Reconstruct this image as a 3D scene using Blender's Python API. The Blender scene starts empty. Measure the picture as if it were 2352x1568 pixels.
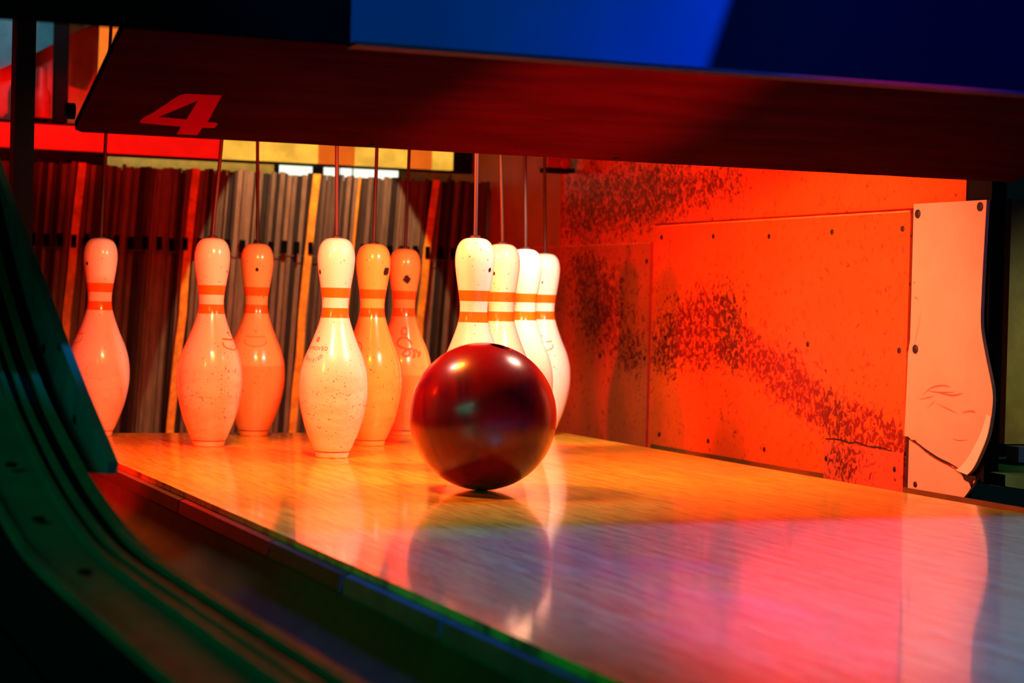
import bpy, bmesh, math, random
from mathutils import Vector, Matrix, noise
random.seed(4)
C = bpy.context.scene.collection
PI = math.pi

# ------------------------------------------------------------------ camera
def look(yaw, pitch, roll):
    f = Vector((math.sin(yaw)*math.cos(pitch), math.cos(yaw)*math.cos(pitch), math.sin(pitch)))
    r = f.cross(Vector((0, 0, 1))).normalized()
    u = r.cross(f)
    c, s = math.cos(roll), math.sin(roll)
    return c*r + s*u, -s*r + c*u, f
cam_d = bpy.data.cameras.new('camera')
cam = bpy.data.objects.new('camera', cam_d); C.objects.link(cam)
R_, U_, F_ = look(0.3842, -0.01964, 0.02452)
cam.matrix_world = Matrix(((R_[0], U_[0], -F_[0], -1.1521), (R_[1], U_[1], -F_[1], -3.0183),
                           (R_[2], U_[2], -F_[2], 0.273), (0, 0, 0, 1)))
cam_d.sensor_width = 36; cam_d.lens = 4591.67/2352*36
cam_d.clip_start = 0.05; cam_d.clip_end = 60
cam_d.dof.use_dof = True; cam_d.dof.focus_distance = 3.12; cam_d.dof.aperture_fstop = 6.3
bpy.context.scene.camera = cam

# ------------------------------------------------------------------ world, view
sc = bpy.context.scene
w = bpy.data.worlds.new('world'); sc.world = w; w.use_nodes = True
bg = w.node_tree.nodes['Background']; bg.inputs[0].default_value = (0.02, 0.10, 0.12, 1); bg.inputs[1].default_value = 0.03
sc.view_settings.view_transform = 'Standard'; sc.view_settings.look = 'None'
sc.view_settings.gamma = 1; sc.view_settings.use_curve_mapping = False
sc.view_settings.exposure = 0.0

# ------------------------------------------------------------------ lights
def area(name, loc, target, size, power, col, size_y=None, spread=PI):
    d = bpy.data.lights.new(name, 'AREA'); d.energy = power; d.color = col
    d.shape = 'RECTANGLE'; d.size = size; d.size_y = size_y or size; d.spread = spread
    o = bpy.data.objects.new(name, d); C.objects.link(o); o.location = loc
    o.rotation_euler = (Vector(target)-Vector(loc)).to_track_quat('-Z', 'Y').to_euler()
    return o
def spot(name, loc, target, power, col, angle, blend, radius=0.01):
    d = bpy.data.lights.new(name, 'SPOT'); d.energy = power; d.color = col
    d.spot_size = angle; d.spot_blend = blend; d.shadow_soft_size = radius
    o = bpy.data.objects.new(name, d); C.objects.link(o); o.location = loc
    o.rotation_euler = (Vector(target)-Vector(loc)).to_track_quat('-Z', 'Y').to_euler()
    return o
# lamps of the pin deck, hidden behind the hinged valance, plus two added fills
area('amber_lamp', (-.34, -.212, .62), (-.10, .22, .0), .11, 11.5, (1, .18, .008), .03)
area('mint_fill', (-.38, -.15, .62), (-.15, .22, .0), .06, .9, (.6, .9, 1), .045)  # added to whiten the amber highlight and the left pins
area('warm_lamp', (.24, -.215, .62), (.22, .24, .0), .09, 7.8, (1, .45, .32), .03)
spot('white_fill', (.33, .28, .62), (.44, .75, .12), 22.0, (1, .78, .55), math.radians(52), .5, .03)  # added to whiten the pins at far right
area('red_lamp', (-.68, -.12, .42), (.2, .4, .0), .06, 14.0, (1, .010, .001), .10, math.radians(104))
area('orange_wall_lamp', (-.20, .10, .58), (.76, .30, .20), .06, 3.0, (1, .12, .005), .06, math.radians(100))
# string machine lamp: cone on the curtain; the other lights here are added fills
spot('curtain_lamp', (.262, 1.56, 1.085), (.292, 1.89, .27), 62.0, (1, .60, .32), math.radians(45.2), .05, .006)
area('red_curtain_fill', (-.1, 1.1, 1.05), (0, 1.9, .35), .2, 1.7, (1, .008, .001), .1, math.radians(110))  # added to wash the curtain red
area('cool_sheet_fill', (-.5, 1.75, 1.05), (-.42, 2.22, .93), .06, .25, (.35, .85, 1), .06, math.radians(90))  # added to cool the grey-blue sheet at upper left
spot('red_valance_fill', (.35, -2.7, .16), (-.04, -.47, .545), 1500.0, (1, .004, .002), math.radians(12.5), 1.0, .03)  # added for the red glow on the valance face
area('olive_board_fill', (1.20, -.75, .42), (1.02, -.16, .16), .1, .22, (1, .95, .40), .1, math.radians(50))  # added to brighten the olive board and right capping
# house lights over the approach, plus an added fill for the blue panel
spot('blue_lamp', (.35, -2.25, 2.2), (.42, -1.32, 0), 2000.0, (.018, .040, 1), math.radians(50), .5, .12)
spot('blue_panel_fill', (-.1, -2.7, 1.9), (-.30, -1.1, .80), 380.0, (.003, .33, 1), math.radians(25), .35, .05)  # added to brighten the blue masking panel
area('green_lamp', (-3.2, -2.8, 1.6), (-1.1, -1.0, .2), 2.2, 4.5, (.01, 1, .60), 2.2, math.radians(60))

# ------------------------------------------------------------------ node helpers
class N:
    def __init__(s, name):
        s.m = bpy.data.materials.new(name); s.m.use_nodes = True
        s.t = s.m.node_tree; s.b = s.t.nodes['Principled BSDF']; s.L = s.t.links.new
        s.tc = s.t.nodes.new('ShaderNodeTexCoord')
        s.co = s.tc.outputs['Object']
        s._sep = None
    def n(s, k, **kw):
        x = s.t.nodes.new('ShaderNode'+k)
        for a, b in kw.items(): setattr(x, a, b)
        return x
    def put(s, sock, v):
        if hasattr(v, 'links') or hasattr(v, 'is_linked'): s.L(v, sock)
        else: sock.default_value = v
    def math(s, op, a, b=0.0, c=None, clamp=False):
        x = s.n('Math', operation=op); x.use_clamp = clamp
        s.put(x.inputs[0], a); s.put(x.inputs[1], b)
        if c is not None: s.put(x.inputs[2], c)
        return x.outputs[0]
    def sep(s):
        if not s._sep:
            x = s.n('SeparateXYZ'); s.L(s.co, x.inputs[0]); s._sep = x
        return s._sep.outputs
    def mapped(s, scale=(1, 1, 1), rot=(0, 0, 0), loc=(0, 0, 0)):
        x = s.n('Mapping'); s.L(s.co, x.inputs[0])
        x.inputs['Scale'].default_value = scale; x.inputs['Rotation'].default_value = rot; x.inputs['Location'].default_value = loc
        return x.outputs[0]
    def noise(s, scale, detail=3, rough=.5, vec=None, dist=0):
        x = s.n('TexNoise'); s.L(vec or s.co, x.inputs['Vector'])
        x.inputs['Scale'].default_value = scale; x.inputs['Detail'].default_value = detail
        x.inputs['Roughness'].default_value = rough; x.inputs['Distortion'].default_value = dist
        return x.outputs[0]
    def ramp(s, v, lo, hi, a=0.0, b=1.0):
        x = s.n('MapRange', interpolation_type='SMOOTHSTEP'); s.put(x.inputs[0], v)
        x.inputs[1].default_value = lo; x.inputs[2].default_value = hi; x.inputs[3].default_value = a; x.inputs[4].default_value = b
        return x.outputs[0]
    def mix(s, f, a, b):
        x = s.n('Mix', data_type='RGBA'); s.put(x.inputs[0], f)
        s.put(x.inputs[6], a if not isinstance(a, tuple) else (*a, 1)[:4]); s.put(x.inputs[7], b if not isinstance(b, tuple) else (*b, 1)[:4])
        return x.outputs[2]
    def bump(s, h, strength, dist):
        x = s.n('Bump'); x.inputs['Strength'].default_value = strength; x.inputs['Distance'].default_value = dist
        s.L(h, x.inputs['Height']); s.L(x.outputs[0], s.b.inputs['Normal'])
    def set(s, col=None, rough=None, metal=None, spec=None, coat=None, coat_rough=None):
        if col is not None: s.put(s.b.inputs['Base Color'], (*col, 1) if isinstance(col, tuple) and len(col) == 3 else col)
        if rough is not None: s.put(s.b.inputs['Roughness'], rough)
        if metal is not None: s.b.inputs['Metallic'].default_value = metal
        if spec is not None: s.b.inputs['Specular IOR Level'].default_value = spec
        if coat is not None: s.b.inputs['Coat Weight'].default_value = coat
        if coat_rough is not None: s.b.inputs['Coat Roughness'].default_value = coat_rough
        return s.m

def plain(name, col, rough=.5, metal=0, var=.25, scale=30, spec=.5):
    k = N(name)
    nz = k.noise(scale, 4, .6)
    k.set(k.mix(k.ramp(nz, .35, .65), tuple(c*(1-var) for c in col), col), rough, metal, spec)
    k.bump(nz, .15, .002)
    return k.m
def glow(name, col, strength, mottle=.12, scale=25):
    k = N(name)
    nz = k.ramp(k.noise(scale, 3), .3, .7, 1-mottle, 1)
    k.set((0.02, 0.02, 0.02), .5)
    k.b.inputs['Emission Color'].default_value = (*col, 1)
    k.L(k.math('MULTIPLY', nz, strength), k.b.inputs['Emission Strength'])
    return k.m

# ------------------------------------------------------------------ mesh helpers
def link(name, me, mat, parent=None, loc=(0, 0, 0), rot=(0, 0, 0), smooth=False, label=None):
    o = bpy.data.objects.new(name, me); C.objects.link(o)
    if mat is not None and not len(me.materials): me.materials.append(mat)
    if smooth:
        for p in me.polygons: p.use_smooth = True
    o.location = loc; o.rotation_euler = rot
    if parent is not None: o.parent = parent
    if label: o['label'] = label
    return o
def empty(name, loc=(0, 0, 0), rot=(0, 0, 0)):
    o = bpy.data.objects.new(name, None); C.objects.link(o); o.empty_display_size = .05
    o.location = loc; o.rotation_euler = rot
    return o
def tag(o, label, cat=None, group=None, kind=None):
    o['label'] = label
    if cat: o['category'] = cat
    if group: o['group'] = group
    if kind: o['kind'] = kind
    return o
def mesh(verts, faces):
    me = bpy.data.meshes.new('mesh'); me.from_pydata([tuple(v) for v in verts], [], faces); me.update(); return me
def bm_mesh(bm, bevel=0, seg=2):
    if bevel:
        bmesh.ops.bevel(bm, geom=[e for e in bm.edges if e.calc_face_angle(0) > .6], offset=bevel, segments=seg, affect='EDGES', profile=.5)
    bmesh.ops.recalc_face_normals(bm, faces=bm.faces)
    me = bpy.data.meshes.new('mesh'); bm.to_mesh(me); bm.free(); return me
def box(x0, x1, y0, y1, z0, z1, bevel=0):
    bm = bmesh.new()
    v = [bm.verts.new(p) for p in [(x0, y0, z0), (x1, y0, z0), (x1, y1, z0), (x0, y1, z0), (x0, y0, z1), (x1, y0, z1), (x1, y1, z1), (x0, y1, z1)]]
    for f in [(0, 3, 2, 1), (4, 5, 6, 7), (0, 1, 5, 4), (1, 2, 6, 5), (2, 3, 7, 6), (3, 0, 4, 7)]: bm.faces.new([v[i] for i in f])
    return bm_mesh(bm, bevel)
def prism(poly, axis, a, b, bevel=0):
    """poly: 2D outline; axis 'x' (poly is y,z), 'y' (x,z) or 'z' (x,y), extruded from a to b"""
    def P(p, t):
        return {'x': (t, p[0], p[1]), 'y': (p[0], t, p[1]), 'z': (p[0], p[1], t)}[axis]
    bm = bmesh.new(); n = len(poly)
    A = [bm.verts.new(P(p, a)) for p in poly]; B = [bm.verts.new(P(p, b)) for p in poly]
    bm.faces.new(A); bm.faces.new(B[::-1])
    for i in range(n): bm.faces.new([A[i], B[i], B[(i+1) % n], A[(i+1) % n]])
    return bm_mesh(bm, bevel)
def lathe(prof, seg=48):
    vs, fs = [], []
    for r, z in prof:
        for i in range(seg):
            a = 2*PI*i/seg; vs.append((r*math.cos(a), r*math.sin(a), z))
    for j in range(len(prof)-1):
        for i in range(seg):
            k = (i+1) % seg
            fs.append((j*seg+i, j*seg+k, (j+1)*seg+k, (j+1)*seg+i))
    fs.append(tuple(range(seg))[::-1]); fs.append(tuple((len(prof)-1)*seg+i for i in range(seg)))
    return mesh(vs, fs)
def tube(pts, r, seg=8):
    vs, fs = [], []
    n = len(pts); pts = [Vector(p) for p in pts]
    for i, p in enumerate(pts):
        d = (pts[min(i+1, n-1)]-pts[max(i-1, 0)]).normalized()
        a = d.cross(Vector((1, 0.01, 0)) if abs(d.x) < .9 else Vector((0, 1, 0))).normalized(); b = d.cross(a)
        for k in range(seg):
            t = 2*PI*k/seg; vs.append(p+r*(math.cos(t)*a+math.sin(t)*b))
    for i in range(n-1):
        for k in range(seg):
            l = (k+1) % seg; fs.append((i*seg+k, i*seg+l, (i+1)*seg+l, (i+1)*seg+k))
    fs.append(tuple(range(seg))[::-1]); fs.append(tuple((n-1)*seg+i for i in range(seg)))
    return mesh(vs, fs)
def sweep_x(prof, x0, x1, thick, follow=None):
    """sheet following the (y,z) profile, from x0 to x1, with thickness below"""
    vs, fs = [], []
    n = len(prof)
    for i, (y, z) in enumerate(prof):
        a = Vector(prof[max(i-1, 0)]); b = Vector(prof[min(i+1, n-1)]); d = (b-a).normalized()
        nx = Vector((-d.y, d.x)); nx = nx if nx.y < 0 else -nx
        vs += [(x0, y, z), (x1, y, z), (x1, y+nx.x*thick, z+nx.y*thick), (x0, y+nx.x*thick, z+nx.y*thick)]
    for i in range(n-1):
        for k in range(4):
            l = (k+1) % 4; fs.append((i*4+k, i*4+l, (i+1)*4+l, (i+1)*4+k))
    fs.append((0, 1, 2, 3)); e = (n-1)*4; fs.append((e+3, e+2, e+1, e))
    bm = bmesh.new(); me = mesh(vs, fs); bm.from_mesh(me); bmesh.ops.recalc_face_normals(bm, faces=bm.faces); bm.to_mesh(me); bm.free()
    return me
def eval_mesh(o):
    dg = bpy.context.evaluated_depsgraph_get(); dg.update()
    me = bpy.data.meshes.new_from_object(o.evaluated_get(dg)); return me
def text_mesh(s, size, extrude=0):
    cu = bpy.data.curves.new('t', 'FONT'); cu.body = s; cu.size = size; cu.align_x = 'CENTER'; cu.resolution_u = 3; cu.extrude = extrude
    o = bpy.data.objects.new('t', cu); C.objects.link(o)
    me = eval_mesh(o); bpy.data.objects.remove(o); return me
def smooth_pts(pts, n=4):
    out = []
    P = [Vector(p) for p in pts]
    for i in range(len(P)-1):
        p0, p1, p2, p3 = P[max(i-1, 0)], P[i], P[i+1], P[min(i+2, len(P)-1)]
        for k in range(n):
            t = k/n
            out.append(.5*((2*p1)+(p2-p0)*t+(2*p0-5*p1+4*p2-p3)*t*t+(3*p1-p0-3*p2+p3)*t**3))
    out.append(P[-1]); return out

# ------------------------------------------------------------------ materials
def mat_lane():
    k = N('lane_maple')
    g1 = k.noise(6, 4, .6, k.mapped((14, .55, 1)))
    g2 = k.noise(10, 5, .7, k.mapped((60, 1.4, 1), loc=(3, 1, 0)))
    big = k.noise(2.2, 2, .5, k.mapped((1.5, .8, 1), loc=(7, 2, 0)))
    c = k.mix(k.ramp(g1, .32, .66), (.76, .42, .026), (.95, .72, .050))
    c = k.mix(k.ramp(g2, .47, .64, 0, .9), c, (.26, .09, .015))
    c = k.mix(k.ramp(big, .55, .7, 0, .22), c, (.30, .22, .10))
    k.set(c, .32, coat=.62, coat_rough=.075)
    k.b.inputs['Coat IOR'].default_value = 1.5
    b = k.math('ADD', k.noise(9, 2, .5, k.mapped((9, 1.6, 1))), k.math('MULTIPLY', g2, .15))
    k.bump(b, .10, .0012)
    x = k.n('Bump'); x.inputs['Strength'].default_value = .10; x.inputs['Distance'].default_value = .0008
    k.L(k.noise(5, 2, .5, k.mapped((5, 1.1, 1))), x.inputs['Height']); k.L(x.outputs[0], k.b.inputs['Coat Normal'])
    return k.m
def gsum(k, blobs):
    """sum of soft ellipses in the wall's (y, z): centre y, z, half sizes, slope, weight"""
    tot = None
    S = k.sep()
    for (y, z, a, b, sl, wt) in blobs:
        dy = k.math('SUBTRACT', S[1], y); dz = k.math('SUBTRACT', S[2], z)
        dz = k.math('SUBTRACT', dz, k.math('MULTIPLY', dy, sl))
        u = k.math('DIVIDE', dy, a); v = k.math('DIVIDE', dz, b)
        r = k.math('ADD', k.math('MULTIPLY', u, u), k.math('MULTIPLY', v, v))
        e = k.math('MULTIPLY', k.math('EXPONENT', k.math('MULTIPLY', r, -1.0)), wt)
        tot = e if tot is None else k.math('ADD', tot, e)
    return tot
def mat_panel(name, base, blobs, streak=0.0):
    k = N(name)
    g = gsum(k, blobs)
    n1 = k.noise(80, 3, .55, k.mapped((1, 1.0, 1.0), rot=(.5, 0, 0)), dist=.9)
    n1b = k.noise(150, 2, .5, k.mapped((1, 1.5, .75), rot=(-.6, 0, 0)), dist=1.2)
    n2 = k.noise(9, 4, .6)
    n = k.math('ADD', k.math('MULTIPLY', n1, .65), k.math('MULTIPLY', n1b, .35))
    m = k.math('ADD', n, k.math('MULTIPLY', k.math('MINIMUM', g, .82), .185))
    m = k.ramp(m, .572, .660)
    c = k.mix(k.ramp(n2, .3, .7, 0, .35), base, tuple(x*.72 for x in base))
    m = k.math('MULTIPLY', m, .92)
    c = k.mix(m, c, (.10, .004, .006))
    k.set(c, k.ramp(n1, .3, .7, .30, .45), spec=.22)
    k.bump(k.math('SUBTRACT', k.math('MULTIPLY', n2, .4), m), .25, .0015)
    return k.m
WALL_BLOBS = [(.70, .215, .17, .075, .0, 1.15), (.60, .27, .10, .07, 0, .5), (.36, .15, .22, .048, .32, 1.0), (.20, .095, .18, .036, .25, .85), (-.01, .065, .11, .034, 0.15, 1.0), (.30, .19, .05, .03, 0, .4),
              (.86, .17, .07, .05, 0, .6), (.10, .01, .09, .03, 0, .35)]
UPPER_BLOBS = [(.95, .52, .26, .07, 0, 1.0), (1.30, .50, .20, .09, 0, .9), (.62, .53, .12, .04, 0, .5)]
REAR_BLOBS = [(1.20, .27, .16, .10, .0, 1.0), (1.02, .17, .07, .05, 0, .8), (1.3, .36, .1, .05, 0, .6)]

def mat_plastic_white(name, base, dirt=.5, band=None):
    k = N(name)
    S = k.sep(); z = S[2]
    f = .0254*.98
    sp = k.noise(260, 1, .3)
    mid = k.math('EXPONENT', k.math('MULTIPLY', k.math('POWER', k.math('DIVIDE', k.math('SUBTRACT', z, .105), .055), 2.0), -1.0))
    sparse = k.noise(28, 2, .6)
    thr = k.math('ADD', k.math('ADD', sp, k.math('MULTIPLY', mid, .060*dirt)), k.math('MULTIPLY', k.ramp(sparse, .4, .7), .06))
    dots = k.ramp(thr, .755, .785)
    smear = k.noise(14, 4, .65, k.mapped((1, 1, 3)))
    low = k.ramp(z, .17, .10)
    c = k.mix(k.math('MULTIPLY', k.math('MULTIPLY', k.ramp(smear, .35, .7), low), .45*dirt), base, (base[0]*.80, base[1]*.50, base[2]*.30))
    if band:
        e = k.math('ADD', z, k.math('MULTIPLY', k.noise(30, 2), .004))
        c = k.mix(k.ramp(e, band+.002, band-.002, 0, .5), c, (base[0]*.85, base[1]*.45, base[2]*.22))
    # two printed neck bands
    for a, b in ((9.60, 10.28), (10.97, 11.66)):
        up = k.ramp(z, a*f-.0004, a*f+.0004); dn = k.ramp(z, b*f+.0004, b*f-.0004)
        c = k.mix(k.math('MULTIPLY', up, dn), c, (.92, .16, .006))
    c = k.mix(k.math('MULTIPLY', dots, .8), c, (.16, .03, .02))
    k.set(c, .24, coat=.6, coat_rough=.08)
    k.b.inputs['Subsurface Weight'].default_value = .0
    k.bump(k.math('SUBTRACT', k.math('MULTIPLY', smear, .3), dots), .2, .0008)
    return k.m

def mat_ball():
    k = N('ball_resin')
    n1 = k.noise(7, 5, .6, k.mapped((1, 1, .6), rot=(.4, .3, .2)), dist=2.2)
    n2 = k.noise(90, 3, .6)
    c = k.mix(k.ramp(n1, .42, .66), (.22, .002, .005), (.09, .0015, .014))
    c = k.mix(k.ramp(n2, .62, .75, 0, .25), c, (.05, .0, .01))
    k.set(c, k.ramp(n2, .3, .7, .24, .27), coat=.25, coat_rough=.10)
    return k.m
def mat_curtain(i):
    cols = [(.11, .080, .055), (.17, .125, .080), (.05, .037, .027), (.22, .15, .09), (.022, .018, .015)]
    k = N('curtain_strip_%d' % i)
    c = cols[i]
    n = k.noise(12, 5, .7, k.mapped((6, 6, 1.2)))
    k.set(k.mix(k.ramp(n, .3, .7), tuple(x*.62 for x in c), c), .75, spec=.2)
    k.bump(n, .3, .002)
    return k.m
def mat_mask():
    k = N('valance_paint')
    n = k.noise(5, 4, .6, k.mapped((1, 6, 6)))
    k.set(k.mix(k.ramp(n, .3, .7), (.026, .003, .0025), (.040, .0045, .0035)), .75, spec=0.0)
    k.bump(n, .2, .002)
    return k.m
def mat_front():
    """a blue field and a navy field split by a slanting edge"""
    k = N('blue_navy_front')
    S = k.sep()
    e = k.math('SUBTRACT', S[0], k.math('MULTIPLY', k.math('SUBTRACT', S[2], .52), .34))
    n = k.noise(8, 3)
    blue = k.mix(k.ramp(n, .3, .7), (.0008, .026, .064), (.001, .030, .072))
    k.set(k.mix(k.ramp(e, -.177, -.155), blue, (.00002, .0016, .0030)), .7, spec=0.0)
    return k.m
def mat_teal():
    k = N('green_capping')
    n = k.noise(11, 4, .6); n2 = k.noise(60, 2)
    c = k.mix(k.ramp(n, .35, .7), (.008, .105, .05), (.014, .14, .065))
    k.set(c, k.ramp(n2, .3, .7, .40, .5), spec=.15)
    k.bump(n, .15, .003)
    return k.m

M = {}
M['lane'] = mat_lane()
M['panel'] = mat_panel('panel_orange', (.82, .105, .010), WALL_BLOBS)
M['panel_up'] = mat_panel('panel_orange_upper', (.80, .105, .010), UPPER_BLOBS)
M['panel_rear'] = mat_panel('panel_orange_rear', (.60, .11, .025), REAR_BLOBS)
M['plate'] = plain('cream_plate', (.82, .43, .25), .45, var=.10, scale=10)
M['plate_edge'] = plain('plate_bare_edge', (.80, .78, .50), .5, var=.1)
M['screw'] = plain('screw_black', (.02, .012, .01), .5, .3)
M['gap'] = plain('gap_dark', (.015, .004, .004), .7)
M['cap_teal'] = mat_teal()
M['side_teal'] = plain('side_plate_teal', (.035, .16, .145), .45, var=.3, scale=14)
M['black'] = plain('black_paint', (.006, .006, .006), .7, spec=.08)
M['brown'] = plain('brown_trim', (.13, .05, .012), .5, scale=20)
M['redtrim'] = plain('red_trim', (.50, .02, .012), .4, scale=20)
M['tealtrim'] = plain('teal_trim', (.02, .11, .045), .45, scale=20)
M['gutter'] = plain('gutter_plastic', (.13, .06, .010), .6, spec=.12, scale=9)
M['cord'] = plain('cord_dark_red', (.020, .005, .005), .6, var=.5, scale=400)
M['mask'] = mat_mask()
M['four'] = plain('red_number', (.55, .002, .012), .7, spec=0.0, var=.08, scale=8)
M['front'] = mat_front()
M['ball'] = mat_ball()
M['hole'] = plain('hole_black', (.006, .004, .004), .8)
M['hole_red'] = plain('hole_dark_red', (.12, .004, .004), .5)
M['print_o'] = plain('print_orange', (.72, .17, .03), .5)
M['print_f'] = plain('print_faded', (.80, .30, .10), .5)
M['print_r'] = plain('print_red', (.32, .03, .012), .5)
M['clip'] = plain('slot_black', (.004, .004, .004), .8, spec=0.0)
M['strap'] = plain('strap_yellow', (.95, .40, .02), .6, var=.35, scale=40)
CU = [mat_curtain(i) for i in range(5)]
M['olive'] = plain('olive_paint', (.20, .15, .03), .6)
M['tan'] = plain('tan_board', (.55, .42, .16), .6)
M['greyblue'] = plain('grey_blue_sheet', (.05, .26, .32), .5)
M['redpaint'] = plain('machine_red', (.45, .02, .012), .5)
M['pit'] = plain('pit_floor_dark', (.04, .03, .025), .8)
M['wall_tan'] = plain('rear_side_wall', (.50, .24, .08), .6, var=.15, scale=12)

# ------------------------------------------------------------------ setting: lane, gutters, walls
LX = .5335
floor = link('floor', box(-LX, LX, -4.0, .868, -.045, 0, .0012), M['lane'])
tag(floor, 'glossy maple bowling lane and pin deck under the pins and ball', kind='structure')
for (a, b, m, lb) in ((.86, -.305, 'brown', None), (-.312, -.78, 'redtrim', 'red length of edge trim'), (-.785, -1.062, 'brown', None), (-1.074, -1.36, 'tealtrim', 'dark teal length of edge trim'), (-1.366, -2.4, 'tealtrim', 'dark teal length of edge trim')):
    link('edge_trim', prism([(-LX-.001, -.008), (-LX-.010, -.010), (-LX-.014, -.045), (-LX-.001, -.048)], 'y', b, a, .0012), M[m], floor, label=lb)
def gutter(x0, x1, y0, y1, depth, name, mat, lb):
    vs, fs = [], []; n = 20; xc = (x0+x1)/2; r = (x1-x0)/2
    outer = []
    for j, y in enumerate((y0, y1)):
        for i in range(n+1):
            t = PI*i/n; vs.append((xc-r*math.cos(t), y, -.028-depth*math.sin(t)))
        for i in range(n+1):
            t = PI*i/n; vs.append((xc-r*math.cos(t), y, -.032-(depth+.004)*math.sin(t)))
    m2 = 2*(n+1)
    for i in range(n):
        fs += [(i, i+1, m2+i+1, m2+i), (n+1+i, m2+n+1+i, m2+n+2+i, n+2+i)]
    o = link(name, mesh(vs, fs), mat, smooth=True); tag(o, lb, kind='structure'); return o
gutter(-.795, -LX-.015, -4, .9, .075, 'trim_1', M['gutter'], 'dark gutter channel along the left edge of the lane')
gutter(LX+.003, .764, -4, .9, .085, 'trim_2', M['gutter'], 'gutter channel between the lane and the right orange wall')
gutter(-1.14, -.905, -4, .2, .075, 'trim_3', M['black'], 'black gutter of the neighbouring lane at lower left')
nf = link('floor.001', box(-2.25, -1.145, -4, .868, -.05, 0, .0012), M['lane'])
tag(nf, 'neighbouring lane left of the green divider', kind='structure')
pf = link('floor.002', box(-.95, .95, .905, 2.5, -.17, -.15), M['pit'])
tag(pf, 'dark pit floor behind the pin deck under the curtain', kind='structure')

# right wall, panels, plates
WX = .765
wr = link('wall_right', box(WX+.006, WX+.034, -.24, 2.45, -.14, 1.0), M['panel_up'])
tag(wr, 'scuffed orange side wall right of the pins, lined with screwed panels', kind='structure')
def panel(y0, y1, z0, z1, mat, t=.005, label=None):
    return link('panel', box(WX+.0055-t, WX+.0055, y0, y1, z0, z1, .0014), mat, wr, label=label)
p1 = panel(-.089, .912, -.105, .447, M['panel'], .0065, 'large orange panel with dark red impact scuffs')
p2 = panel(.925, 1.95, -.13, .412, M['panel_rear'], .004, 'darker rear orange panel with scuffs')
link('joint_strip', box(WX-.0005, WX+.0055, -.1045, -.0945, -.1, .452), M['gap'], wr)
up_joint = panel(1.44, 2.4, .414, .95, M['wall_tan'], .004, 'tan upper rear board')
link('joint_shadow', box(WX+.0030, WX+.0058, -.100, .916, .4472, .4512), plain('joint_red', (.22, .008, .004), .8, spec=0), wr)
link('lit_edge', box(WX-.0030, WX-.0008, -.089, .912, .4440, .4470, .0006), plain('edge_highlight', (.95, .30, .05), .5), p1)  # lit top edge painted in as a lighter strip
link('lit_edge', box(WX+.0002, WX+.0016, .925, 1.95, .4090, .4120, .0004), plain('edge_highlight_rear', (.85, .30, .07), .5), p2)  # same painted highlight along the rear panel's top
link('joint_strip', box(WX-.0018, WX+.0055, .9125, .9245, -.1, .412), plain('joint_red_line', (.55, .015, .006), .6), wr)
screw_me = lathe([(.0052, 0), (.0052, .0012), (.0038, .0020), (.0015, .0022)], 14)
def screw(y, z, par, x=WX-.0012, s=1.0):
    o = link('screw', screw_me, M['screw'], par, (x, y, z), (0, -PI/2, 0)); o.scale = (s, s, s); return o
for y, z in ((.872, .421), (.633, .418), (.401, .413), (.167, .416), (-.066, .416), (.243, .208), (-.066, .206), (.858, -.004), (.632, -.002), (.397, -.001), (.165, 0), (-.063, 0), (.84, .205)):
    screw(y, z, p1)
for y, z in ((.947, .37), (.945, .157), (1.18, .155)): screw(y, z, p2, WX+.0008)
# torn crack in the lower part of the big panel
ck = [(.17, .036), (.13, .038), (.09, .035), (.06, .037), (.02, .033), (-.02, .034), (-.05, .030), (-.08, .026), (-.088, .018)]
ck = smooth_pts(ck, 3)
vs, fs = [], []
for i, p in enumerate(ck):
    t = .0016+.0010*noise.noise(Vector((p.x*70, 0, 3))); jz = .0012*noise.noise(Vector((p.x*160, 5, 0)))
    vs += [(WX-.0018, p.x, p.y+t+jz), (WX-.0018, p.x, p.y-t+jz)]
    if i: fs.append((2*i-2, 2*i-1, 2*i+1, 2*i))
link('crack', mesh(vs, fs), M['gap'], p1)
link('patch', box(WX-.0022, WX-.0012, -.090, .172, -.07, .030, .0005), mat_panel('panel_patch', (.60, .09, .03), [(.10, 0, .09, .04, 0, .8)]), p1, label='darker red patch below a jagged crack')

def edge_poly(pts, n=5): return [(p.x, p.y) for p in smooth_pts(pts, n)]
# upper cream cover plate, waist and rounded nose, torn bottom
nose = edge_poly([(-.308, .36), (-.306, .30), (-.307, .252), (-.322, .205), (-.343, .150), (-.343, .115), (-.334, .078), (-.315, .045), (-.298, .022), (-.282, .010)], 5)
torn = [(-.272, .014), (-.262, .012), (-.250, .020), (-.240, .019), (-.228, .025), (-.215, .027), (-.200, .030), (-.185, .031), (-.178, .036), (-.165, .036), (-.155, .043), (-.146, .048), (-.136, .050), (-.128, .056), (-.116, .055), (-.106, .060), (-.094, .060)]
back = [(-.095, .085), (-.097, .15), (-.098, .20), (-.1035, .225), (-.1035, .30), (-.103, .4575)]
poly = [(-.3125, .4565)] + nose + torn + back
pl = link('cover_plate', prism(poly, 'x', WX-.0045, WX+.002, .0008), M['plate'], wr, label='cream cover plate with a rounded nose and torn lower edge')
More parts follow.
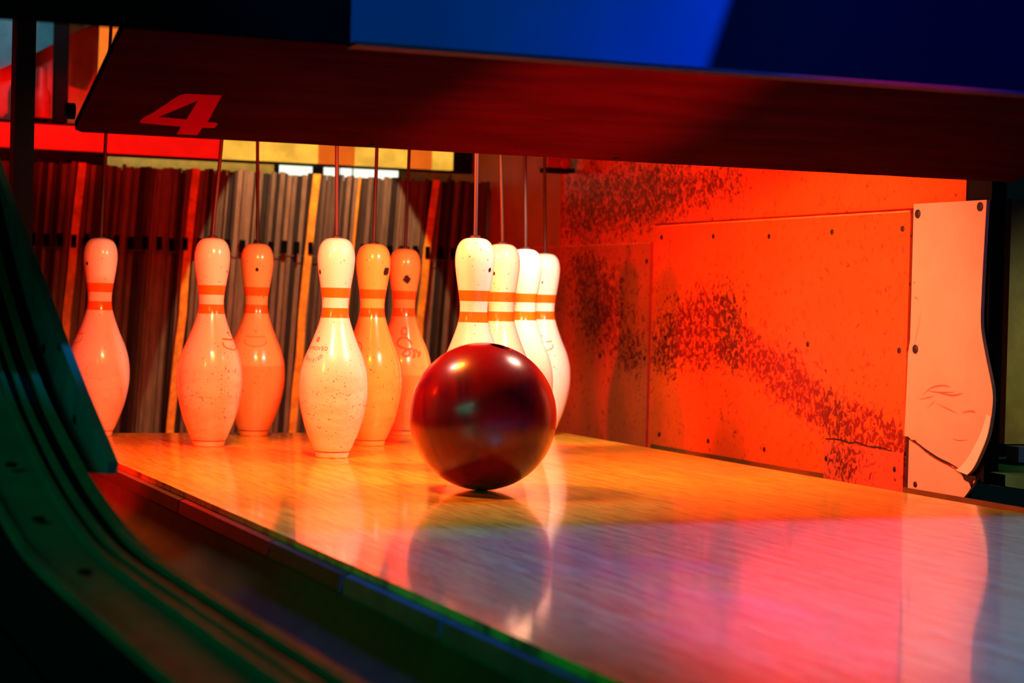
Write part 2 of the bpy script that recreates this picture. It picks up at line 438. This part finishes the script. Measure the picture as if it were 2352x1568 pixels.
# worn bare rim along the nose
rim_o = [(p[0]+.0006, p[1]) for p in nose if p[1] < .11]
rim = rim_o + [(rim_o[-1][0]+.040, rim_o[-1][1]+.006)] + [(p[0]+.012+.024*(i/len(rim_o)), p[1]+.004) for i, p in reversed(list(enumerate(rim_o)))][1:]
link('worn_rim', prism(rim, 'x', WX-.0052, WX-.0044), M['plate_edge'], pl, label='pale worn rim')
low = [(-.104, .056), (-.118, .052), (-.130, .050), (-.142, .044), (-.155, .036), (-.17, .031), (-.19, .026), (-.215, .021), (-.24, .014), (-.262, .006), (-.286, .004), (-.300, .006)]
low += edge_poly([(-.300, .004), (-.280, -.018), (-.258, -.036), (-.22, -.058), (-.18, -.072), (-.104, -.08)], 4)
pl2 = link('cover_plate', prism(low, 'x', WX-.001, WX+.004, .0006), M['plate'], wr, label='broken lower piece of the cream cover plate')
link('torn_edge', prism([(-.262, .012), (-.285, .009), (-.302, .010), (-.304, .002), (-.294, .003), (-.290, -.010), (-.284, -.002), (-.27, .001)], 'x', WX-.003, WX-.001), M['screw'], pl2)
for y, z in ((-.117, .440), (-.296, .446), (-.121, .210)): screw(y, z, pl, WX-.0045, 1.45)
for y, z in ((-.127, -.020),): screw(y, z, pl2, WX-.001, 1.0)
def scratch(pts, wd, par, mat, x=WX-.0047, name='scratch'):
    pts = smooth_pts(pts, 4); vs, fs = [], []; n = len(pts)
    for i, p in enumerate(pts):
        d = (pts[min(i+1, n-1)]-pts[max(i-1, 0)]).normalized(); t = wd*math.sin(PI*(i+.4)/(n))
        nn = Vector((-d.y, d.x))*t
        vs += [(x, p.x+nn.x, p.y+nn.y), (x, p.x-nn.x, p.y-nn.y)]
        if i: fs.append((2*i-2, 2*i-1, 2*i+1, 2*i))
    return link(name, mesh(vs, fs), mat, par)
scratch([(-.094, .0595), (-.115, .0545), (-.136, .0495), (-.155, .0425), (-.178, .0355), (-.20, .0295), (-.228, .0245), (-.25, .0195), (-.272, .0135)], .0022, pl2, M['gap'], WX-.0047, 'tear')
M['scr'] = plain('scuff_brown', (.42, .17, .10), .6)
for pts, wd in (([(-.145, .132), (-.17, .146), (-.205, .152), (-.228, .150)], .0016), ([(-.160, .141), (-.20, .140), (-.24, .143)], .0014), ([(-.195, .139), (-.235, .137), (-.262, .142)], .0018),
                ([(-.135, .125), (-.16, .129), (-.18, .133)], .0012), ([(-.185, .122), (-.22, .114), (-.25, .108)], .0011), ([(-.262, .110), (-.285, .114), (-.30, .113)], .0018),
                ([(-.158, .110), (-.175, .120), (-.185, .126)], .0008), ([(-.235, .066), (-.255, .064), (-.28, .067)], .0009), ([(-.128, .262), (-.122, .235), (-.118, .215)], .0006), ([(-.133, .272), (-.13, .25), (-.125, .232)], .0005),
                ([(-.112, .296), (-.118, .298), (-.124, .293)], .0012), ([(-.108, .322), (-.111, .324), (-.114, .321)], .0012)):
    scratch(pts, wd, pl, M['scr'])
scratch([(-.196, -.03), (-.199, -.045), (-.201, -.06)], .001, pl2, M['screw'], WX-.0012)

wl = link('wall_left', box(-WX-.034, -WX-.006, .02, 2.45, -.14, 1.0), M['redpaint'])
tag(wl, 'dark side wall left of the pins behind the green plate', kind='structure')
wb = link('wall_back', box(-.99, .99, 2.46, 2.5, -.15, 1.3), M['black'])
tag(wb, 'dark rear of the machine room behind the curtain', kind='structure')

# ------------------------------------------------------------------ left divider: side plate, ribbed curved capping
dv = empty('divider_capping', (-.85, -1.5, 0))
tag(dv, 'green ribbed capping sweeping down over the divider at far left, out of focus', 'capping')
def dlink(name, me, mat, label=None, smooth=False):
    o = link(name, me, mat, dv, (.85, 1.5, 0), smooth=smooth, label=label); return o
PR = [(.30, .78), (-.05, .50), (-.14, .45), (-.38, .31), (-.55, .232), (-.67, .185), (-.77, .152), (-.87, .126), (-.99, .098), (-1.09, .079), (-1.20, .063), (-1.32, .052), (-1.50, .049), (-2.0, .049), (-4.0, .049)]
PRs = [(p.x, p.y) for p in smooth_pts(PR, 4)]
off = lambda d: [(y, z+d) for y, z in PRs]
dlink('cap_sheet', sweep_x(off(-.004), -.898, -.795, .01), M['cap_teal'], smooth=False)
for x0, x1, d in ((-.806, -.797, .004), (-.826, -.820, .003), (-.841, -.835, .003), (-.900, -.894, .003)):
    dlink('rib', sweep_x(off(d), x0, x1, .008), M['cap_teal'])
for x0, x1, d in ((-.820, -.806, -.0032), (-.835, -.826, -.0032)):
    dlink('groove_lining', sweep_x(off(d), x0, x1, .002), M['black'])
skirt = [(y, z-.004) for y, z in PRs]
sk = skirt+[(-4.0, -.06), (.30, -.06)]
dlink('skirt', prism(sk, 'x', -.899, -.896), M['black'])
sk2 = [(y, z-.012) for y, z in PRs if y < -1.05]
dlink('inner_skirt', prism([(-1.05, -.02)]+sk2+[(-4.0, -.035), (-1.05, -.035)], 'x', -.798, -.795), M['black'])
for (y, z) in ((-1.0, .098), (-1.18, .064), (-1.42, .048)):
    o = link('bolt', lathe([(.006, 0), (.006, .002), (.003, .003)], 12), M['black'], dv, (-.868+.85, y+1.5, z+.001)); o.rotation_euler = (.2, 0, 0)

sp = empty('side_plate', (-.77, -.5, .1))
tag(sp, 'dark teal plate with a sloping front edge beside the leftmost pin', 'side plate')
A = [(-.05, .50), (-.136, .453), (-.34, .367), (-.547, .287), (-.70, .226), (-.86, .165), (-1.033, .105), (-1.025, .092), (-.93, .085), (-.60, .07), (.05, .07), (.05, .50)]
link('plate_body', prism(A, 'x', -.778, -.768, .001), M['side_teal'], sp, (.77, .5, -.1))
A2 = [(-.05, .50), (-.136, .453), (.05, .45), (.05, .62), (-.02, .62)]
link('upper_panel', prism(A2, 'x', -.782, -.774, .001), M['greyblue'], sp, (.77, .5, -.1), label='pale grey-green upper piece')
for px in ((-.29, .32), (-.62, .205), (-.84, .135), (-.73, .21)):
    link('bolt', screw_me, M['black'], sp, (-.779+.77, px[0]+.5, px[1]-.1), (0, -PI/2, 0))

# post at the front end of the left side
po = link('steel_post', prism([(-.738, -.05), (-.7105, -.05), (-.7105, .0), (-.738, .0)], 'z', .10, 1.0, .001), M['black'])
po.name = 'support_post'; tag(po, 'black upright post left of the red glowing beam', 'post')
ob = link('side_board', box(-.95, -.80, .33, .35, .52, 1.05, .002), M['olive'])
tag(ob, 'olive board at the far left edge behind the black post', 'board')

# right neighbour: post edge, olive board, cap
rp = link('support_post', box(.772, .80, -.31, -.245, .0, .60, .001), M['black']); tag(rp, 'black post right of the cream cover plate', 'post')
ob2 = link('side_board', box(.905, 1.25, -.18, -.165, .052, .47, .002), M['olive']); tag(ob2, 'olive brown board at the far right edge past the post', 'board')
bl = link('blue_rail', box(.905, 1.25, -.22, -.185, .024, .050, .003), plain('rail_blue', (.01, .05, .25), .4)); tag(bl, 'short dark blue rail under the olive board at right', 'rail')
RPF = [(-4, .018), (-.60, .018), (-.35, .016), (-.215, .018), (-.12, .03), (-.05, .07)]
cr = link('divider_capping', sweep_x([(p.x, p.y) for p in smooth_pts(RPF, 4)], .785, 1.10, .02), M['cap_teal'])
tag(cr, 'smooth green divider capping at the right edge beyond the torn plate', 'capping')

# ------------------------------------------------------------------ hinged valance with the number 4
vt = Vector((0, -.306, .093)).normalized()
vn = Vector((0, -.093, -.306)).normalized()      # faces the bowler and the lane
org = Vector((0, -.327, .491))
def VP(x, s, d=0): return org + Vector((x, 0, 0)) + vt*s + vn*d
va = empty('valance', org)
tag(va, 'dark reddish brown valance board hanging across the lane over the pins', 'valance')
bm = bmesh.new()
out = []
xs = [-.700+.0]+[-.69+i*.05 for i in range(30)]+[.80]
bot = []
for i, x in enumerate(xs):
    s = -.035*(x+.7)/.8 if False else 0
    jag = .0012*noise.noise(Vector((x*30, 0, 0)))+(.0016*noise.noise(Vector((x*90, 3, 0))) if x > .3 else 0)
    bot.append((x, jag + (.008 if i == 0 else 0)))
top = [(.80, .42), (-.70, .42)]
ring = bot+top
Af = [bm.verts.new(VP(x, s, .006)-org) for x, s in ring]; Bf = [bm.verts.new(VP(x, s, -.006)-org) for x, s in ring]
bm.faces.new(Af); bm.faces.new(Bf[::-1]); n = len(ring)
for i in range(n): bm.faces.new([Af[i], Bf[i], Bf[(i+1) % n], Af[(i+1) % n]])
link('board', bm_mesh(bm), M['mask'], va)
# the painted 4
def flat_shape(outer, holes, mapf, thick=0):
    cu = bpy.data.curves.new('s', 'CURVE'); cu.dimensions = '2D'; cu.fill_mode = 'BOTH'; cu.extrude = .5*thick
    for ringp in [outer]+holes:
        s = cu.splines.new('POLY'); s.points.add(len(ringp)-1); s.use_cyclic_u = True
        for i, p in enumerate(ringp): s.points[i].co = (p[0], p[1], 0, 1)
    o = bpy.data.objects.new('s', cu); C.objects.link(o); me = eval_mesh(o); bpy.data.objects.remove(o)
    for v in me.vertices: v.co = mapf(v.co.x, v.co.y, v.co.z)
    return me
four = [(-.6215, .047), (-.6225, .056), (-.6200, .068), (-.6130, .082), (-.5960, .136), (-.5905, .150), (-.5840, .1555), (-.5370, .1575), (-.5375, .150), (-.5345, .063), (-.5225, .0625), (-.5195, .058), (-.5200, .046), (-.5225, .043), (-.5365, .0425), (-.5370, .014), (-.5650, .013), (-.5655, .0415)]
hole = [(-.5635, .136), (-.5640, .068), (-.6020, .0715)]
fm = flat_shape(four, [hole], lambda x, s, z: VP(x, s, .0066+z)-org, .0006)
link('number', fm, M['four'], va, label='bright red number 4')
for x in (-.288, .09, .45):
    o = link('bolt', lathe([(.0045, 0), (.0045, .0015), (.002, .0022)], 12), M['black'], va, VP(x, .010, .006)-org)
    o.rotation_euler = vn.to_track_quat('Z', 'Y').to_euler()
link('light_baffle', box(-.56, .74, -.07, -.05, .594, 1.09), M['black'], va, -org)  # unseen plate added to keep the pin lamps' light off the curtain
link('hinge_knob', tube([(-.700, -.33-org.y, .512-org.z), (-.712, -.33-org.y, .512-org.z)], .011, 16), M['black'], va)

# front masking panels above the lane
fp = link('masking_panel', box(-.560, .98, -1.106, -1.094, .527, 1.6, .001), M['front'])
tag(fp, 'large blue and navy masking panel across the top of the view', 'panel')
link('bottom_lip', box(-.560, .98, -1.122, -1.090, .523, .527, .001), M['black'], fp)
fp2 = link('masking_panel', box(-2.0, -.562, -1.106, -1.094, .526, 1.6, .001), plain('black_vinyl', (.0015, .0015, .002), .8, spec=0))
tag(fp2, 'black masking panel at the top left corner', 'panel')

# ------------------------------------------------------------------ curtain of vertical strips
CY = 1.90
cur = empty('pit_curtain', (0, CY, 0))
tag(cur, 'worn curtain of thin vertical brown strips hanging behind the pins', 'curtain')
TOP = .584
def lean(z, k=1.0):
    t = max(0.0, (TOP-z)/TOP); return -.034*k*(t**.9)
def strip(x, wd, y, d, mat, name, top, bot=-.145, k=1.0, nseg=3, wob=0):
    vs, fs = [], []
    for j in range(nseg+1):
        z = top+(bot-top)*j/nseg; dx = lean(z, k)+(wob*noise.noise(Vector((x*9, z*7, 0))) if wob else 0)
        for a, b in ((-wd/2, -d/2), (wd/2, -d/2), (wd/2, d/2), (-wd/2, d/2)): vs.append((x+dx+a, y+b, z))
    for j in range(nseg):
        for a in range(4):
            b = (a+1) % 4; fs.append((j*4+a, (j+1)*4+a, (j+1)*4+b, j*4+b))
    fs.append((0, 1, 2, 3)); e = nseg*4; fs.append((e+3, e+2, e+1, e))
    return link(name, mesh(vs, fs), mat, cur)
straps = (-.305, -.025, .285, .605)
x = -.50
while x < .755:
    wd = random.choice((.006, .008, .010, .012, .014))*random.uniform(.85, 1.1)
    strip(x+wd/2, wd, random.uniform(-.006, .004), .008, random.choice(CU), 'strip', TOP+random.uniform(-.004, .005))
    x += wd+random.uniform(.0004, .0016)
for s in straps:
    o = strip(s, .019, -.014, .003, M['strap'], 'strap', TOP+.002, k=1.35, nseg=8, wob=.006)
strip(.40, .006, -.012, .002, M['strap'], 'strap', TOP, k=1.2, nseg=6, wob=.004)
x = -.44; i = 0
slot_me = box(-.0062, .0062, -.005, .003, -.0155, .0155, .001)  # black plates standing in for the dark slots in the curtain
while x < .70:
    link('clip', slot_me, M['clip'], cur, (x+lean(.395), -.0125, .397+random.uniform(-.002, .002))); x += .0345*random.uniform(.9, 1.1)
link('seam', box(-.50, .75, -.0115, -.0100, .3768, .3780), plain('seam_thread', (.16, .12, .08), .7), cur)
link('backing', box(-.72, .76, .012, .018, -.145, TOP-.01), M['pit'], cur)

# ------------------------------------------------------------------ rear of the machine: glowing beam and parts
lb = empty('glowing_beam', (0, 2.02, .62))  # beam made to glow where red and amber light falls on it
tag(lb, 'long horizontal beam behind the curtain, its red and amber light put in as glow', 'lamp')
def LB(nm, me, mat, label=None): return link(nm, me, mat, lb, (0, -2.02, -.62), label=label)
LB('housing', box(-.62, .76, 2.032, 2.06, .616, .692, .002), M['black'])
g_red = glow('red_glow', (1, .004, .002), .92); g_yel = glow('amber_glow', (1, .50, .05), 1.2, .35, 18); g_or = glow('orange_glow', (1, .16, .01), .85, .2, 18)
LB('red_glow', box(-.62, .068, 2.012, 2.032, .622, .684, .003), g_red, 'glowing red stretch')
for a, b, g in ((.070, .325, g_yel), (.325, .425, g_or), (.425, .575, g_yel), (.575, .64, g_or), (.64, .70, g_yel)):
    LB('amber_glow', box(a, b-.001, 2.012, 2.032, .622, .684, .003), g, 'glowing amber stretch')
bd = link('backboard', prism([(-.235, .630), (.74, .630), (.74, .50), (-.10, .50), (-.16, .585)], 'y', 2.20, 2.22, .001), M['tan'])
area('slot_fill', (.10, 2.12, .74), (.10, 2.20, .60), .7, 1.0, (1, .72, .25), .02)  # added to light the tan board
tag(bd, 'tan board seen in the slot between curtain and glowing beam', 'board')
wt = empty('tube_light', (.45, 2.12, .61)); tag(wt, 'white tube light glowing through gaps above the curtain', 'lamp')
gw = glow('white_glow', (.95, 1, .80), 1.25, .08, 30)
for a, b in ((.250, .335), (.372, .408), (.418, .445), (.455, .575)):
    link('diffuser', box(a, b, 2.10, 2.12, .565, .640, .004), gw, wt, (-.45, -2.12, -.61))
link('fitting', box(.24, .585, 2.121, 2.135, .56, .645, .002), M['black'], wt, (-.45, -2.12, -.61))
mb = link('motor_box', box(-.62, -.236, 1.94, 1.98, .588, .6175, .003), M['black']); tag(mb, 'flat black box under the red end of the glowing beam', 'box')
# parts above the glowing beam
bp = link('red_machine', box(-.62, -.20, 2.30, 2.32, .70, 1.10, .002), M['redpaint']); tag(bp, 'dark red machine housing above the glowing beam at upper left', 'machine')
gb = link('machine_cover', prism([(-.60, .70), (-.60, 1.2), (-.20, 1.2), (-.20, .978), (-.225, .972), (-.395, .870), (-.60, .765)], 'y', 2.22, 2.235, .001), M['greyblue'])
gb.data.materials.clear(); gb.data.materials.append(M['greyblue'])
tag(gb, 'grey blue sheet with a slanting lower edge at upper left', 'cover')
col = link('machine_column', box(-.342, -.308, 2.10, 2.14, .70, 1.1, .003), M['black']); tag(col, 'black column between red machine parts above the glowing beam', 'column')
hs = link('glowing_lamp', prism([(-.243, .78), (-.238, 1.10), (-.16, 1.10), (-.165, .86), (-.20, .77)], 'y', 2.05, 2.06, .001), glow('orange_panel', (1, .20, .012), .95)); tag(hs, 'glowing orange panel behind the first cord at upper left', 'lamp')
mt = empty('motor', (-.375, 2.1, .70)); tag(mt, 'small red motor left of the black column', 'motor')
link('housing', lathe([(.022, 0), (.024, .006), (.024, .06), (.020, .075), (.012, .085), (.012, .13), (.008, .135)], 24), M['redpaint'], mt, smooth=True)
link('flange', lathe([(.032, 0), (.032, .005)], 24), M['black'], mt)
rv = link('roof_plate', box(-1.0, .98, -1.092, 2.5, 1.10, 1.12), M['black']); rv.name = 'ceiling'; tag(rv, 'dark machine roof, run forward above the pins to block blue light', kind='structure')  # carried forward to the masking panels to stop blue light leaking in
br = empty('wall_bracket', (.745, 1.36, .605)); tag(br, 'small red and black bracket on the right wall just under the valance', 'bracket')
link('arm', box(-.06, .0, -.03, .03, -.012, .012, .003), M['redpaint'], br)
link('foot', box(-.055, .012, -.028, .028, -.022, -.012, .002), M['black'], br)
link('knob', lathe([(.012, 0), (.014, .004), (.014, .012), (.008, .016)], 16), M['redpaint'], br, (-.02, -.031, 0), (PI/2, 0, 0))

# ------------------------------------------------------------------ bowling pins
IN = .0254*.985
PROF = [(2.05, 0), (2.18, .05), (2.28, .18), (2.40, .40), (2.62, .62), (2.80, .80), (3.12, 1.2), (3.50, 1.65), (3.87, 2.2), (4.15, 2.7), (4.40, 3.25), (4.60, 3.8), (4.70, 4.3), (4.72, 4.8), (4.66, 5.4), (4.50, 5.95), (4.22, 6.5), (3.90, 6.98), (3.53, 7.4), (3.10, 7.9), (2.68, 8.45), (2.32, 8.95), (2.05, 9.4), (1.87, 9.8), (1.80, 10.2), (1.80, 10.6), (1.86, 10.95), (1.97, 11.35), (2.12, 11.8), (2.30, 12.35), (2.44, 12.85), (2.53, 13.3), (2.55, 13.7), (2.48, 14.05), (2.30, 14.4), (1.98, 14.70), (1.50, 14.90), (.95, 14.98), (.5, 15.0)]
prof_s = [(p.x/2*IN, p.y*IN) for p in smooth_pts(PROF, 3)]
def rad(z):
    for (r0, z0), (r1, z1) in zip(prof_s, prof_s[1:]):
        if z0 <= z <= z1 and z1 > z0: return r0+(r1-r0)*(z-z0)/(z1-z0)
    return prof_s[-1][0]
pin_me = lathe(prof_s, 56)
for p in pin_me.polygons: p.use_smooth = True
# groove ring at the foot
ring_me = lathe([(rad(.40*IN)+.0003, .40*IN), (rad(.43*IN)+.0006, .43*IN), (rad(.47*IN)+.0002, .47*IN)], 56)
bush_me = lathe([(.0085, 0), (.0085, .0035), (.006, .005), (.0034, .005)], 20)
S3 = .3048; RW = S3*math.sqrt(3)/2
camx, camy = -1.1521, -3.0183
def on_pin(az, z, d=.0004):
    r = rad(z)+d; return Vector((r*math.cos(az), r*math.sin(az), z))
def stroke(pts, wd, az0, z0, scale=1):
    """a band of print following the pin's skin; pts in metres (right, up) seen from outside"""
    pts = smooth_pts([(p[0]*scale, p[1]*scale) for p in pts], 4); vs, fs = [], []; n = len(pts)
    for i, p in enumerate(pts):
        d = (pts[min(i+1, n-1)]-pts[max(i-1, 0)]).normalized(); nn = Vector((-d.y, d.x))*wd
        for q in (p+nn, p-nn):
            z = z0+q.y; vs.append(on_pin(az0+q.x/rad(z0), z))
        if i: fs.append((2*i-2, 2*i, 2*i+1, 2*i-1))
    return mesh(vs, fs)
def join_meshes(ms):
    vs, fs = [], []
    for m in ms:
        o = len(vs); vs += [tuple(v.co) for v in m.vertices]; fs += [tuple(o+i for i in p.vertices) for p in m.polygons]
    return mesh(vs, fs)
def wrap_text(s, size, az0, z0, arc=0, wid=.0):
    ms = []
    n = len(s)
    for i, ch in enumerate(s):
        if ch == ' ': continue
        t = text_mesh(ch, size)
        u0 = (i-(n-1)/2)*size*.72
        a = 0
        if arc:
            a = u0/arc
            cx, cy = arc*math.sin(a), arc*(1-math.cos(a))
        else: cx, cy = u0, 0
        for v in t.vertices:
            x, y = v.co.x, v.co.y
            if arc: x, y = x*math.cos(a)-y*math.sin(a), x*math.sin(a)+y*math.cos(a)
            q = (cx+x, cy+y); z = z0+q[1]; v.co = on_pin(az0+q[0]/rad(z0), z)
        ms.append(t)
    return join_meshes(ms)
def blob(az, z, r, jag=0, seed=0):
    vs = []; n = 20
    for i in range(n):
        t = 2*PI*i/n; rr = r*(1+jag*noise.noise(Vector((math.cos(t)*2+seed, math.sin(t)*2, seed))))
        vs.append(on_pin(az+rr*math.cos(t)/rad(z), z+rr*math.sin(t)*1.15, .0005))
    vs.append(on_pin(az, z, .0005))
    return mesh(vs, [(i, (i+1) % n, n) for i in range(n)])
CROWN = [([(-.020, .006), (0, .0045), (.020, .006)], .0014), ([(-.020, .0), (-.020, -.006), (-.013, -.011), (0, -.0135), (.013, -.011), (.020, -.006), (.020, .0)], .0011), ([(-.0, .011), (.0005, .018)], .0011), ([(-.005, .018), (0, .0165), (.005, .018)], .0011)]
W0 = (.86, .80, .72)
# letter: x, y, base colour, dirt, band, hole(azimuth offset deg, height in, radius, jag), print, cord lean (x at top), label
PINS = [
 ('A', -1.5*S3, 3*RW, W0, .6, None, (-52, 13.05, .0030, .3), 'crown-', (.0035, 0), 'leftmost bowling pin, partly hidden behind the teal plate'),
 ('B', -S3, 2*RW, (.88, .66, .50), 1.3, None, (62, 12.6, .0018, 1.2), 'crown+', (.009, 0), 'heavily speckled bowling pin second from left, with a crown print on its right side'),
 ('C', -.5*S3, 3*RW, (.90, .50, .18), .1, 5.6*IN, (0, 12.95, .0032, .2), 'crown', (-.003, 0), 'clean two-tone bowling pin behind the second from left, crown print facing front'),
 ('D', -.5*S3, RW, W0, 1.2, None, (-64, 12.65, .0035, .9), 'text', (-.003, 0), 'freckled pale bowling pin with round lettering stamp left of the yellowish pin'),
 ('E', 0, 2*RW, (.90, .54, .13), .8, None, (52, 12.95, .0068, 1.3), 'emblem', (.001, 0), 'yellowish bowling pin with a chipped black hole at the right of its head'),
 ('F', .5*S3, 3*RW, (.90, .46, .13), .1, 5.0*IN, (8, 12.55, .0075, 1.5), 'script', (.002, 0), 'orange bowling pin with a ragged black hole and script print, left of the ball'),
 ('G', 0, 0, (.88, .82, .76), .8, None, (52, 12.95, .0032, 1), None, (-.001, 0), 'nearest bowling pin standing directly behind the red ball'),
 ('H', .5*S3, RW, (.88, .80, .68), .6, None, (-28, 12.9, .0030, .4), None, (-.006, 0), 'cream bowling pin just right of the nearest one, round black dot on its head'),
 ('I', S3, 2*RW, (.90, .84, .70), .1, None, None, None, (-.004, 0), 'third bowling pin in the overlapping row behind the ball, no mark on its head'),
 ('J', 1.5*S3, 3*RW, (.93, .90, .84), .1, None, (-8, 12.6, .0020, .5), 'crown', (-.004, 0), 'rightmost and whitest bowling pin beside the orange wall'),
]
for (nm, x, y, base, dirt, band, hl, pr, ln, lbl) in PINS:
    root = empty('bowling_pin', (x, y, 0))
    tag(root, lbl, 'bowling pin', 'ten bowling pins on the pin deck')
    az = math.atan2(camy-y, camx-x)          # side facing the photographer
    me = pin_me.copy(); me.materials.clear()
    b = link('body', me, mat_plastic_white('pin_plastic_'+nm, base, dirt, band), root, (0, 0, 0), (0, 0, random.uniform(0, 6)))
    link('foot_groove', ring_me.copy(), M['print_r'], root, smooth=True)
    link('collar', bush_me, M['cord'], root, (0, 0, 14.97*IN))
    h = .90
    cp = [(0, 0, 14.9*IN), (ln[0]*.30, 0, .42), (ln[0], 0, .50), (ln[0]*2.2, 0, .66), (ln[0]*5.4, 0, 1.095)]
    link('cord', tube(smooth_pts(cp, 5), .0033, 10), M['cord'], root, smooth=True)
    if hl:
        link('screw_hole', blob(az+math.radians(hl[0]), hl[1]*IN, hl[2], hl[3]*.35, x*7+y), M['hole'], root, label='dark hole in the head')
    if pr and pr.startswith('crown'):
        o = {'crown': 0, 'crown-': -72, 'crown+': 58}[pr]
        ms = [stroke(p, wd, az+math.radians(o), 7.55*IN) for p, wd in CROWN]
        link('printed_crown', join_meshes(ms), M['print_f'] if pr == 'crown' else M['print_o'], root, label='faded crown print')
    if pr == 'text':
        a0 = az-math.radians(48)
        ms = [wrap_text('APPROVED', .0092, a0, 7.35*IN), wrap_text('CERTIFIED', .0085, a0, 6.5*IN, .030), stroke([(-.003, 0), (0, .009), (.003, 0), (-.004, .006), (.004, .006), (-.003, 0)], .0005, a0, 7.9*IN)]
        link('lettering', join_meshes(ms), M['print_r'], root, label='round red lettering stamp')
    if pr == 'emblem':
        a0 = az-math.radians(38); cir = lambda r: [(r*math.cos(t*PI/8), r*math.sin(t*PI/8)) for t in range(17)]
        ms = [stroke(cir(.0125), .0008, a0, 7.2*IN), stroke(cir(.0070), .0012, a0, 7.2*IN)]
        link('printed_emblem', join_meshes(ms), M['print_o'], root, label='round printed emblem')
    if pr == 'script':
        a0 = az+math.radians(4)
        s1 = [(.004, .026), (-.004, .028), (-.006, .020), (.002, .018), (.006, .024), (.002, .030)]
        s2 = [(.012, .004), (.004, .013), (-.008, .012), (-.012, .004), (-.004, -.001), (.006, -.004), (.006, -.012), (-.002, -.013), (-.001, -.007), (.010, -.002), (.014, -.010), (.011, -.016), (.015, -.004), (.020, -.010), (.018, -.015), (.024, -.006)]
        ms = [stroke(s1, .0018, a0, 7.15*IN, 1.35), stroke(s2, .0020, a0, 7.15*IN, 1.35)]
        link('printed_script', join_meshes(ms), M['print_o'], root, label='orange script print')

# ------------------------------------------------------------------ ball
BR = .1068
ball = empty('bowling_ball', (-.105, -.323, 0))
tag(ball, 'dark red marbled bowling ball rolling on the lane in front of the pins', 'bowling ball')
bm = bmesh.new(); bmesh.ops.create_uvsphere(bm, u_segments=96, v_segments=64, radius=BR)
sph = bpy.data.objects.new('tmp', bm_mesh(bm)); C.objects.link(sph)
def ball_dir(rx, up, tc):
    v = R_*rx + U_*up - F_*tc; return v.normalized()
cut = []
hd = [ball_dir(.245, .955, .16), ball_dir(.40, .88, -.26), ball_dir(.10, .93, -.34)]
for d, r in zip(hd, (.0145, .0125, .0125)):
    b2 = bmesh.new(); bmesh.ops.create_cone(b2, cap_ends=True, segments=28, radius1=r, radius2=r, depth=.07,
        matrix=Matrix.Translation(d*BR) @ d.to_track_quat('Z', 'Y').to_matrix().to_4x4())
    co = bpy.data.objects.new('cut', bm_mesh(b2)); C.objects.link(co); cut.append(co)
    md = sph.modifiers.new('b', 'BOOLEAN'); md.operation = 'DIFFERENCE'; md.object = co; md.solver = 'EXACT'
bme = eval_mesh(sph)
for o in cut+[sph]: bpy.data.objects.remove(o)
bo = link('shell', bme, M['ball'], ball, (0, 0, BR))
for p in bme.polygons: p.use_smooth = p.area < 3e-4 and abs(Vector(p.center).length-BR) < .002
for d, r in zip(hd, (.0145, .0125, .0125)):
    vs, fs = [], []
    q = d.to_track_quat('Z', 'Y').to_matrix(); n = 28
    for j, t in enumerate((-.0015, -.034)):
        for i in range(n):
            a = 2*PI*i/n; vs.append(d*(BR+t) + q @ Vector((r*.985*math.cos(a), r*.985*math.sin(a), 0)))
    for i in range(n):
        k = (i+1) % n; fs.append((i, k, n+k, n+i))
    fs.append(tuple(range(n, 2*n)))
    link('finger_hole', mesh(vs, fs), M['hole_red'], ball, (0, 0, BR))
